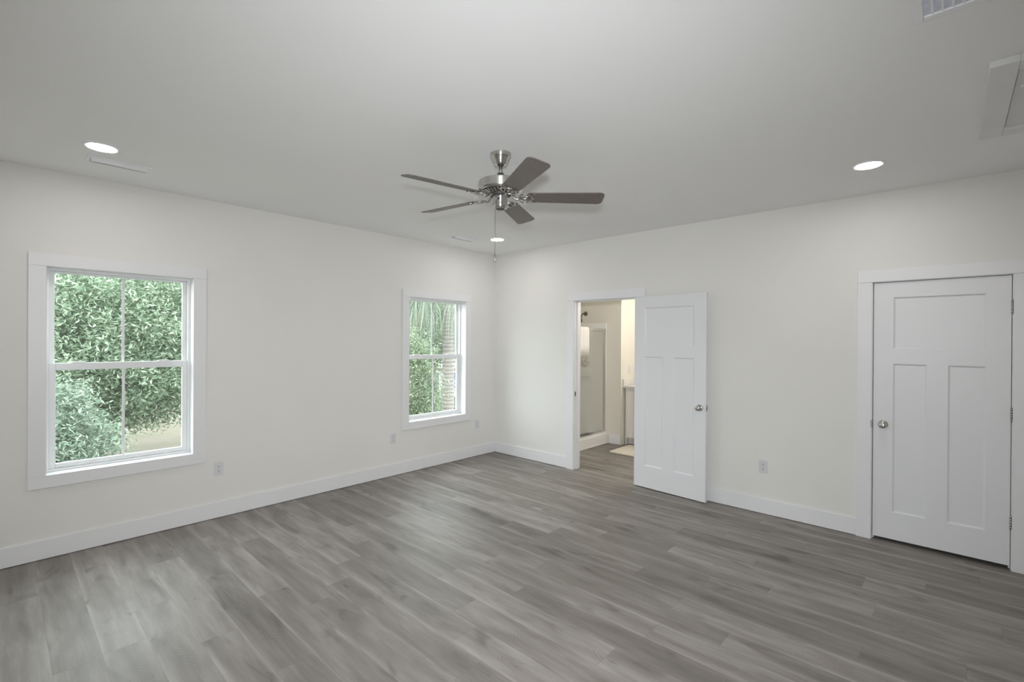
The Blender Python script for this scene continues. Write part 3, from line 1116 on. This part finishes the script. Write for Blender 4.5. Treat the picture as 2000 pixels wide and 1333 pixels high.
def leaves(mb_v, mb_f, rng, centre, n, spread, size, droop=0.3):
    cx, cy, cz = centre
    for _ in range(n):
        px = cx + rng.gauss(0, spread)
        py = cy + rng.gauss(0, spread)
        pz = cz + rng.gauss(0, spread * .8)
        a = rng.uniform(0, 2 * math.pi)
        el = rng.gauss(-droop, .5)
        L_ = size * rng.uniform(.65, 1.25)
        W_ = L_ * rng.uniform(.11, .18)
        dx, dy, dz = math.cos(a) * math.cos(el), math.sin(a) * math.cos(el), math.sin(el)
        ro = rng.gauss(0, .7)
        sx, sy, sz = -math.sin(a), math.cos(a), 0.0
        ux, uy, uz = sy * dz - sz * dy, sz * dx - sx * dz, sx * dy - sy * dx
        c, s = math.cos(ro), math.sin(ro)
        wx, wy, wz = sx * c + ux * s, sy * c + uy * s, sz * c + uz * s
        nx_, ny_, nz_ = -sx * s + ux * c, -sy * s + uy * c, -sz * s + uz * c
        k = len(mb_v)
        fo = W_ * .35
        mx, my, mz = px + dx * L_ * .5, py + dy * L_ * .5, pz + dz * L_ * .5
        mb_v.append((px, py, pz))
        mb_v.append((mx + wx * W_ + nx_ * fo, my + wy * W_ + ny_ * fo, mz + wz * W_ + nz_ * fo))
        mb_v.append((px + dx * L_, py + dy * L_, pz + dz * L_))
        mb_v.append((mx - wx * W_ + nx_ * fo, my - wy * W_ + ny_ * fo, mz - wz * W_ + nz_ * fo))
        mb_f.append((k, k + 1, k + 2))
        mb_f.append((k, k + 2, k + 3))


def make_tree(name, label, cat, base, crown, radii, clumps, per, size, spread, material, seed, inner=.55, flat_bottom=None, trunk_r=.16, group=None):
    rng = random.Random(seed)
    bx_, by_, bz_ = base
    r = empty(name, base)
    tag(r, label, cat, group)
    c = Vector(crown) - Vector(base)
    v, f, tips = [], [], []
    for _ in range(clumps):
        while True:
            p = Vector((rng.uniform(-1, 1), rng.uniform(-1, 1), rng.uniform(-1, 1)))
            if inner < p.length < 1:
                break
        q = c + Vector((p.x * radii[0], p.y * radii[1], p.z * radii[2]))
        q *= 1.0
        if q.z < .15:
            q.z = .15 + rng.uniform(0, .3)
        tips.append(q)
        leaves(v, f, rng, q, per, spread, size)
    m_ = MB()
    m_.v, m_.f, m_.sm = v, f, [False] * len(f)
    m_.build('foliage', material, r, fixn=False)
    t = MB()
    top = c + Vector((0, 0, radii[2] * .35))
    pts, rad = [], []
    for i in range(7):
        k = i / 6
        pts.append(Vector((0, 0, 0)).lerp(top, k) + Vector((math.sin(k * 5 + seed) * .08, math.cos(k * 4 + seed) * .08, 0)) * (1 if 0 < i else 0))
        rad.append(trunk_r * (1 - .75 * k))
    t.tube(pts, rad, 10)
    for q in tips[::max(1, len(tips) // 26)]:
        k = rng.uniform(.35, .8)
        s = Vector((0, 0, 0)).lerp(top, k)
        mid = s.lerp(q, .55) + Vector((rng.uniform(-.15, .15), rng.uniform(-.15, .15), .12))
        t.tube([s, mid, q], [trunk_r * .28, trunk_r * .16, trunk_r * .05], 6)
    t.build('trunk', M['bark'], r)
    return r


make_tree('leafy_tree', 'broad green tree with long leaves filling the large window', 'tree', (-3.6, 8.9, GZ), (-2.8, 8.7, 1.55), (2.8, 2.3, 1.95), 1700, 70, .110, .16, M['leaf'], 3, inner=.35, trunk_r=.13)
make_tree('leafy_bush', 'tall green bush low in the left half of the large window', 'bush', (-4.15, 4.6, GZ), (-4.2, 4.6, -.55), (.80, .75, 1.50), 520, 64, .085, .10, M['leaf_far'], 8, inner=.3, trunk_r=.06)
make_tree('pale_tree', 'pale green tree standing behind the broad tree of the large window', 'tree', (-4.6, 17.0, GZ), (-3.0, 17.0, 1.5), (5.6, 2.4, 2.25), 900, 60, .19, .32, M['leaf_far'], 12, inner=.3, trunk_r=.2)
make_tree('tall_oak_tree', 'green tree behind the palm trunk of the corner window', 'tree', (10.3, 14.6, GZ), (10.3, 14.6, 3.0), (3.2, 2.4, 3.0), 1400, 60, .15, .22, M['leaf'], 21, inner=.3, trunk_r=.2)  # crown top, out of view, raised to block some sky light
make_tree('shrub', 'yellow green shrub low in the corner window left of the palm', 'shrub', (1.55, 4.0, GZ), (1.55, 4.0, .1), (.55, .5, 1.75), 420, 54, .075, .10, M['leaf_shrub'], 31, inner=.2, trunk_r=.05)
make_tree('small_bush', 'small dark green bush behind the foot of the palm trunk', 'bush', (7.6, 11.0, GZ), (7.6, 11.0, -1.85), (.8, .6, 1.3), 260, 54, .10, .14, M['leaf_far'], 37, inner=.2, trunk_r=.06)

# palm
PX, PY = 5.0, 7.05
r = empty('palm_tree', (PX, PY, GZ))
tag(r, 'palm with thick ringed trunk and drooping fronds outside the corner window', 'palm tree')
rng = random.Random(2)
m_ = MB()
NS, NZ = 28, 200
vv, ff = [], []
for i in range(NZ + 1):
    z = 6.6 * i / NZ
    for k in range(NS):
        a = 2 * math.pi * k / NS
        rr = .180 + .015 * math.sin(z * .8) + .009 * math.sin(z * 72 + 1.6 * math.sin(a * 2 + z * 3) + 2.0 * math.sin(z * 5)) + rng.uniform(-.006, .006)
        vv.append((rr * math.cos(a), rr * math.sin(a), z))
for i in range(NZ):
    for k in range(NS):
        k2 = (k + 1) % NS
        ff.append((i * NS + k, i * NS + k2, (i + 1) * NS + k2, (i + 1) * NS + k))
m_.add(vv, ff, True).build('trunk', M['palm'], r)
for k in range(22):
    a = 2 * math.pi * k / 22 + rng.uniform(-.1, .1)
    hang = k % 2 == 0
    fr = MB()
    ca, sa = math.cos(a), math.sin(a)
    if hang:
        path = [(.15, 6.35), (.55, 6.45), (.95, 6.1), (1.12, 5.75)]
    else:
        path = [(.12, 6.5), (.55, 7.0), (1.05, 7.2), (1.45, 7.05)]
    pts = [Vector((p * ca, p * sa, z_)) for p, z_ in path]
    fr.tube(pts, [.025, .018, .013, .010], 6)
    hub = pts[-1]
    out = (pts[-1] - pts[-2]).normalized()
    side = Vector((-sa, ca, 0))
    upv = side.cross(out)
    fl = []
    for i in range(30):
        t = -1.25 + 2.5 * i / 29
        dirv = (out * math.cos(t) + side * math.sin(t)).normalized()
        Ln = rng.uniform(.85, 1.15) * (1.05 if hang else .95)
        p1 = hub + dirv * Ln * .45 + upv * .03
        p2 = hub + dirv * Ln * .70 + Vector((0, 0, -Ln * .22))
        p3 = p2 + Vector((dirv.x * .06, dirv.y * .06, -Ln * (.55 if hang else .4) * rng.uniform(.7, 1.2)))
        wv_ = dirv.cross(Vector((0, 0, 1)))
        if wv_.length < .2:
            wv_ = side.copy()
        wv_.normalize()
        b0 = .013
        vv = [hub - wv_ * .004, hub + wv_ * .004, p1 - wv_ * b0, p1 + wv_ * b0, p2 - wv_ * b0 * .8, p2 + wv_ * b0 * .8, p3]
        fr_f = [(0, 1, 3, 2), (2, 3, 5, 4), (4, 5, 6)]
        fl.append((vv, fr_f))
    fo = fr.build('frond', M['petiole'], r)
    lm = MB()
    for vv, ff in fl:
        lm.add(vv, ff)
    lm.build('leaflets', M['frond'], fo, fixn=False)

# neighbouring house with a deck
r = empty('house', (13.3, 21.0, GZ), (0, 0, math.radians(-37)))
tag(r, 'taupe house with pale roof and white deck railing beyond the corner window', 'house')
MB().box(-4.5, 4.5, 0, 6, 0, 2.62).build('wall', M['siding'], r)
rf = MB()
rf.add([(-5, -.5, 2.63), (5, -.5, 2.63), (5, 3, 2.80), (-5, 3, 2.80), (-5, 6.5, 2.63), (5, 6.5, 2.63), (-5, -.5, 2.80), (5, -.5, 2.80), (5, 3, 2.98), (-5, 3, 2.98), (-5, 6.5, 2.80), (5, 6.5, 2.80)],
       [(0, 1, 2, 3), (3, 2, 5, 4), (6, 9, 8, 7), (9, 10, 11, 8), (0, 6, 7, 1), (4, 5, 11, 10), (0, 3, 9, 6), (3, 4, 10, 9), (1, 7, 8, 2), (2, 8, 11, 5)])
rf.build('roof', M['roof'], r)
for xc in (-2.6, -.6, 1.4, 3.2):
    f = MB()
    f.box(xc - .6, xc + .6, -.06, -.001, 1.18, 1.25).box(xc - .6, xc + .6, -.06, -.001, 2.30, 2.37)
    f.box(xc - .6, xc - .53, -.06, -.001, 1.25, 2.30).box(xc + .53, xc + .6, -.06, -.001, 1.25, 2.30)
    f.box(xc - .03, xc + .03, -.06, -.001, 1.25, 2.30)
    fo = f.build('window', M['house_white'], r)
    MB().box(xc - .53, xc + .53, -.03, -.002, 1.25, 2.30).build('pane', M['house_glass'], fo)
dk = MB().box(-4.2, 4.2, -2.2, -.002, .95, 1.08)
for x in (-4.1, -2, 0, 2, 4.1):
    dk.box(x - .06, x + .06, -2.2, -2.08, 0, .95)
do = dk.build('deck', M['siding'], r)
rl = MB()
rl.box(-4.2, 4.2, -2.2, -2.12, 1.86, 1.95).box(-4.2, 4.2, -2.2, -2.12, 1.66, 1.71)
for i in range(9):
    x = -4.2 + i * 1.04
    rl.box(x, x + .08, -2.2, -2.12, 1.08, 1.86)
rl.build('railing', M['house_white'], do)
